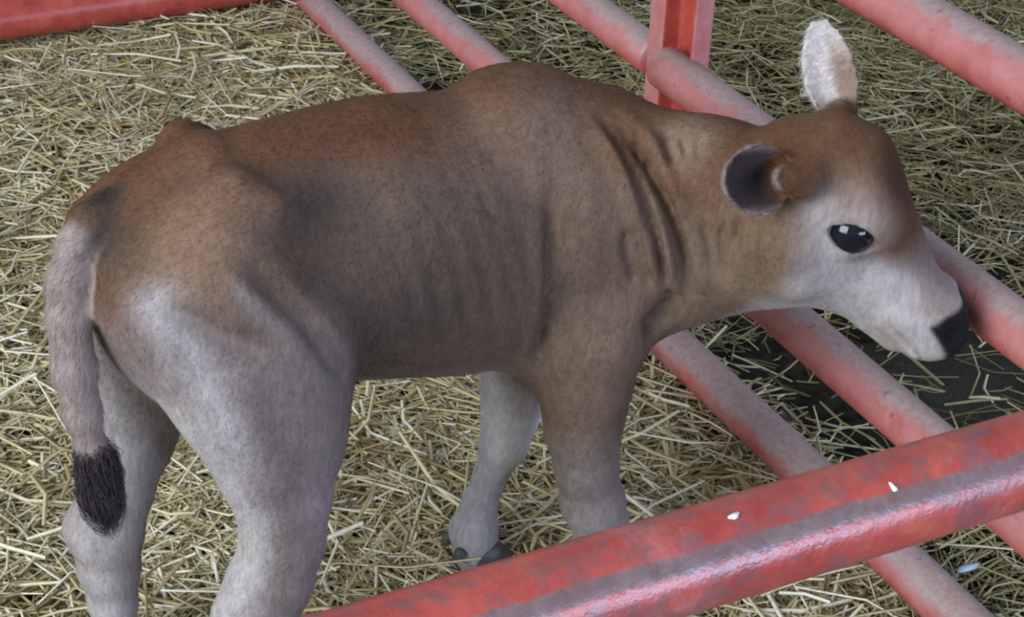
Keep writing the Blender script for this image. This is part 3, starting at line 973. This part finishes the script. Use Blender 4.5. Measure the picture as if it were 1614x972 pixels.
    c = patch(c, (-.235, -.045, .590), .030, (.060, .042, .030), .7)
    c = c * (1 + .10 * n2[:, None] + .08 * n1[:, None])
    g = c.mean(1, keepdims=True)
    c = g + (c - g) * .88
    return np.clip(c, .006, .9)


CC = coat(V, VN)


def fur_mat():
    t = NT('calf_coat')
    at = t.n('ShaderNodeAttribute', attribute_name='coat')
    tc = t.n('ShaderNodeTexCoord'); mp = t.n('ShaderNodeMapping')
    mp.inputs['Scale'].default_value = (1.0, 1.0, .30); mp.inputs['Rotation'].default_value = (0, .25, 0)
    t.l(tc.outputs['Object'], mp.inputs['Vector'])
    n = t.noise(mp.outputs['Vector'], 190, 4, 0.65); n2 = t.noise(mp.outputs['Vector'], 45, 4, 0.6)
    k = t.ramp(t.math('ADD', t.math('MULTIPLY', n, .6), t.math('MULTIPLY', n2, .4)), [(0.3, (.64, .64, .64)), (0.7, (1.30, 1.28, 1.26))])
    c = t.mix(1.0, at.outputs['Color'], k, 'MULTIPLY')
    t.bump(t.math('ADD', n, n2), .30, .003)
    t.bsdf.inputs['Sheen Weight'].default_value = .03
    t.bsdf.inputs['Sheen Roughness'].default_value = .5
    return t.out(c, .75, .12)


CALF_AT = (.6, 1.44, 0)
calf = tag(empty('calf', CALF_AT), 'fawn brown calf with pale face and legs standing in straw, nose towards the gate', 'calf')
me = mesh_np('body', V, Fq)
ca = me.color_attributes.new('coat', 'FLOAT_COLOR', 'POINT')
ca.data.foreach_set('color', np.concatenate([CC, np.ones((len(CC), 1))], 1).astype(np.float32).ravel())
m_coat = fur_mat()
body = link_mesh('body', me, m_coat, calf)

# eyes
te = NT('dark_wet_eye')
te.bsdf.inputs['Coat Weight'].default_value = 0.2
te.bsdf.inputs['Coat Roughness'].default_value = .02
m_eye = te.out((.006, .007, .012), .06, .35)
import bmesh
for c, r in EYES:
    bm = bmesh.new(); bmesh.ops.create_uvsphere(bm, u_segments=40, v_segments=24, radius=r)
    em = bpy.data.meshes.new('eye'); bm.to_mesh(em); bm.free()
    o = link_mesh('eye', em, m_eye, calf); o.location = Vector(c)
    o['label'] = 'dark shiny eye'

# hooves: two claws and two dewclaws on each foot
th = NT('dark_horn')
m_horn = th.out(th.ramp(th.noise(th.n('ShaderNodeTexCoord').outputs['Object'], 60, 4), [(0.3, (.030, .027, .026)), (0.7, (.085, .078, .072))]), .5, .4)


def hoof_mesh():
    V = []; Fc = []
    seg = 14

    def claw(y0, sg):
        b = len(V)
        for (z, x0, x1, hw) in ((-.012, -.026, .042, .0145), (.004, -.026, .038, .0150), (.020, -.024, .026, .0140), (.032, -.020, .016, .0115), (.036, -.012, .008, .006)):
            for k in range(seg):
                a = 2 * math.pi * k / seg
                cx = (x0 + x1) / 2; hx = (x1 - x0) / 2
                xx = cx + hx * math.cos(a); yy = hw * math.sin(a) * (1 - .35 * max(0, math.cos(a)) ** 2)
                V.append((xx, y0 + yy + sg * .003 * max(0, math.cos(a)), z))
        for r in range(4):
            for k in range(seg):
                k2 = (k + 1) % seg
                Fc.append((b + r * seg + k, b + r * seg + k2, b + (r + 1) * seg + k2, b + (r + 1) * seg + k))
        Fc.append(tuple(b + k for k in range(seg))[::-1]); Fc.append(tuple(b + 4 * seg + k for k in range(seg)))
    claw(-.0165, -1); claw(.0165, 1)
    me = bpy.data.meshes.new('hoof'); me.from_pydata(V, [], Fc)
    return me


def dewclaw_mesh():
    bm = bmesh.new(); bmesh.ops.create_uvsphere(bm, u_segments=12, v_segments=8, radius=1)
    for v in bm.verts:
        v.co = Vector((v.co.x * .008 - (.003 if v.co.z < 0 else 0), v.co.y * .0075, v.co.z * .009))
    me = bpy.data.meshes.new('dewclaw'); bm.to_mesh(me); bm.free()
    return me


hm, dm = hoof_mesh(), dewclaw_mesh()
hm.materials.append(m_horn); dm.materials.append(m_horn)
for leg in (NF, FF, NH, FH):
    x, y, z, r = leg[-1]
    h = link_mesh('hoof', hm, None, calf); h.location = (x, y, .012); h['label'] = 'dark cloven hoof'
    x2, y2, z2, r2 = leg[-3]
    for sg in (-1, 1):
        d = link_mesh('dewclaw', dm, None, h); d.location = (x2 - r2 * .92 - x, y2 + sg * .016 - y, z2 - .012 - .016)

# ------------------------------------------------------------------ short coat hair and tail switch
HAIR = True


def rand_on_mesh(n, wt=None):
    T = np.concatenate([Fq[:, [0, 1, 2]], Fq[:, [0, 2, 3]]], 0)
    ar = np.linalg.norm(np.cross(V[T[:, 1]] - V[T[:, 0]], V[T[:, 2]] - V[T[:, 0]]), axis=1)
    if wt is not None: ar = ar * wt[T].mean(1)
    cs = np.cumsum(ar); i = np.searchsorted(cs, rng.uniform(0, cs[-1], n)); i = np.minimum(i, len(T) - 1)
    a, b = rng.uniform(0, 1, n), rng.uniform(0, 1, n); sw = a + b > 1; a[sw], b[sw] = 1 - a[sw], 1 - b[sw]
    w = np.stack([1 - a - b, a, b], 1)
    f = lambda A: (A[T[i]] * w[:, :, None]).sum(1)
    N = f(VN); N /= np.linalg.norm(N, axis=1)[:, None] + 1e-9
    return f(V), N, f(CC)


def hair_object(name, P, rad, col, mat, parent):
    """P (n,k,3)"""
    n, k = P.shape[:2]
    cu = bpy.data.hair_curves.new(name)
    cu.add_curves([k] * n)
    cu.position_data.foreach_set('vector', P.astype(np.float32).ravel())
    ra = cu.attributes.get('radius') or cu.attributes.new('radius', 'FLOAT', 'POINT')
    prof = np.linspace(1, .25, k)[None, :] * rad[:, None]
    ra.data.foreach_set('value', prof.astype(np.float32).ravel())
    at = cu.attributes.new('coat', 'FLOAT_COLOR', 'CURVE')
    at.data.foreach_set('color', np.concatenate([col, np.ones((n, 1))], 1).astype(np.float32).ravel())
    cu.materials.append(mat)
    o = bpy.data.objects.new(name, cu); COL.objects.link(o); o.parent = parent
    return o


def hair_mat():
    t = NT('coat_hair')
    at = t.n('ShaderNodeAttribute', attribute_name='coat')
    t.l(at.outputs['Color'], t.bsdf.inputs['Base Color'])
    return t.out(None, .65, .12)


if HAIR:
    m_hair = hair_mat()
    n = 120000
    s, l, u = head_coords(V)
    wt = np.ones(len(V))
    wt[(s > .250) & (V[:, 1] < -.08) & (u > -.012 - .026 * np.clip(1 - np.abs(l) / .05, 0, 1))] = 0           # bare nose
    for c, r in EYES: wt[np.linalg.norm(V - c, axis=1) < .0275] = 0
    fold_pts = np.concatenate([np.array(pl) for a_, w_, r_, pl in FOLDS[:12] + FOLDS[14:16]], 0)
    dn_ = np.min(np.stack([np.linalg.norm(V - q, axis=1) for q in fold_pts], 0), 0)
    wt = wt * np.where(dn_ < .015, .3, 1)                        # sparse where the skin folds
    P, N, C = rand_on_mesh(n, wt)
    s, l, u = head_coords(P)
    hd = ss(.34, .39, P[:, 0]) * ss(-.06, -.10, P[:, 1])
    fl = np.tile(np.array([-.45, 0, -1.0]), (n, 1))
    back = ss(.50, .62, P[:, 2])[:, None]
    fl = fl * (1 - back) + np.array([-1.0, 0, -.5]) * back
    fl = fl * (1 - hd[:, None]) + (-HH * .8 - HU * .3)[None, :] * hd[:, None]
    fl = fl + rng.normal(0, .22, fl.shape)
    fl = fl - N * (fl * N).sum(1)[:, None]; fl /= np.linalg.norm(fl, axis=1)[:, None] + 1e-9
    L = .0068 * rng.uniform(.6, 1.3, n) * (1 - .45 * hd)
    de, _ = dist_chain(P, [EF_B, EF_T]); L = np.where(de < .035, .010 * rng.uniform(.7, 1.3, n), L)
    dt, tl = dist_chain(P, TAIL); L = np.where((dt < .024) & (tl > .2), .013 * rng.uniform(.6, 1.3, n), L)
    K = 4
    pts = np.zeros((n, K, 3))
    for k in range(K):
        f = k / (K - 1)
        pts[:, k] = P - N * .0006 + (fl * (f * .92) + N * (.26 * f - .10 * f * f)) * L[:, None]
    hair_object('coat_hair', pts, np.full(n, .00020), np.clip(C * rng.uniform(.88, 1.20, (n, 1)), 0, 1), m_hair, calf)
    # dark switch at the tail end
    n = 2600
    K = 7
    P0 = np.array(TAIL[-3][:3]); ph = rng.uniform(0, 6.28, n); rr = np.sqrt(rng.uniform(0, 1, n)); st_ = rng.uniform(-.01, .045, n)
    pts = np.zeros((n, K, 3)); LL = rng.uniform(.035, .070, n)
    for k in range(K):
        f = k / (K - 1)
        rad_ = (.010 + .015 * math.sin(math.pi * min(1, f * .85)) ** .8 - .012 * f * f) * rr
        pts[:, k] = P0 + np.stack([np.cos(ph) * rad_ + .012 * f, np.sin(ph) * rad_, -st_ - LL * f], 1) + rng.normal(0, .0012, (n, 3))
    col = np.array([.040, .032, .034])[None, :] * rng.uniform(.5, 1.8, (n, 1))
    hair_object('tail_switch', pts, np.full(n, .00035), col, m_hair, calf)
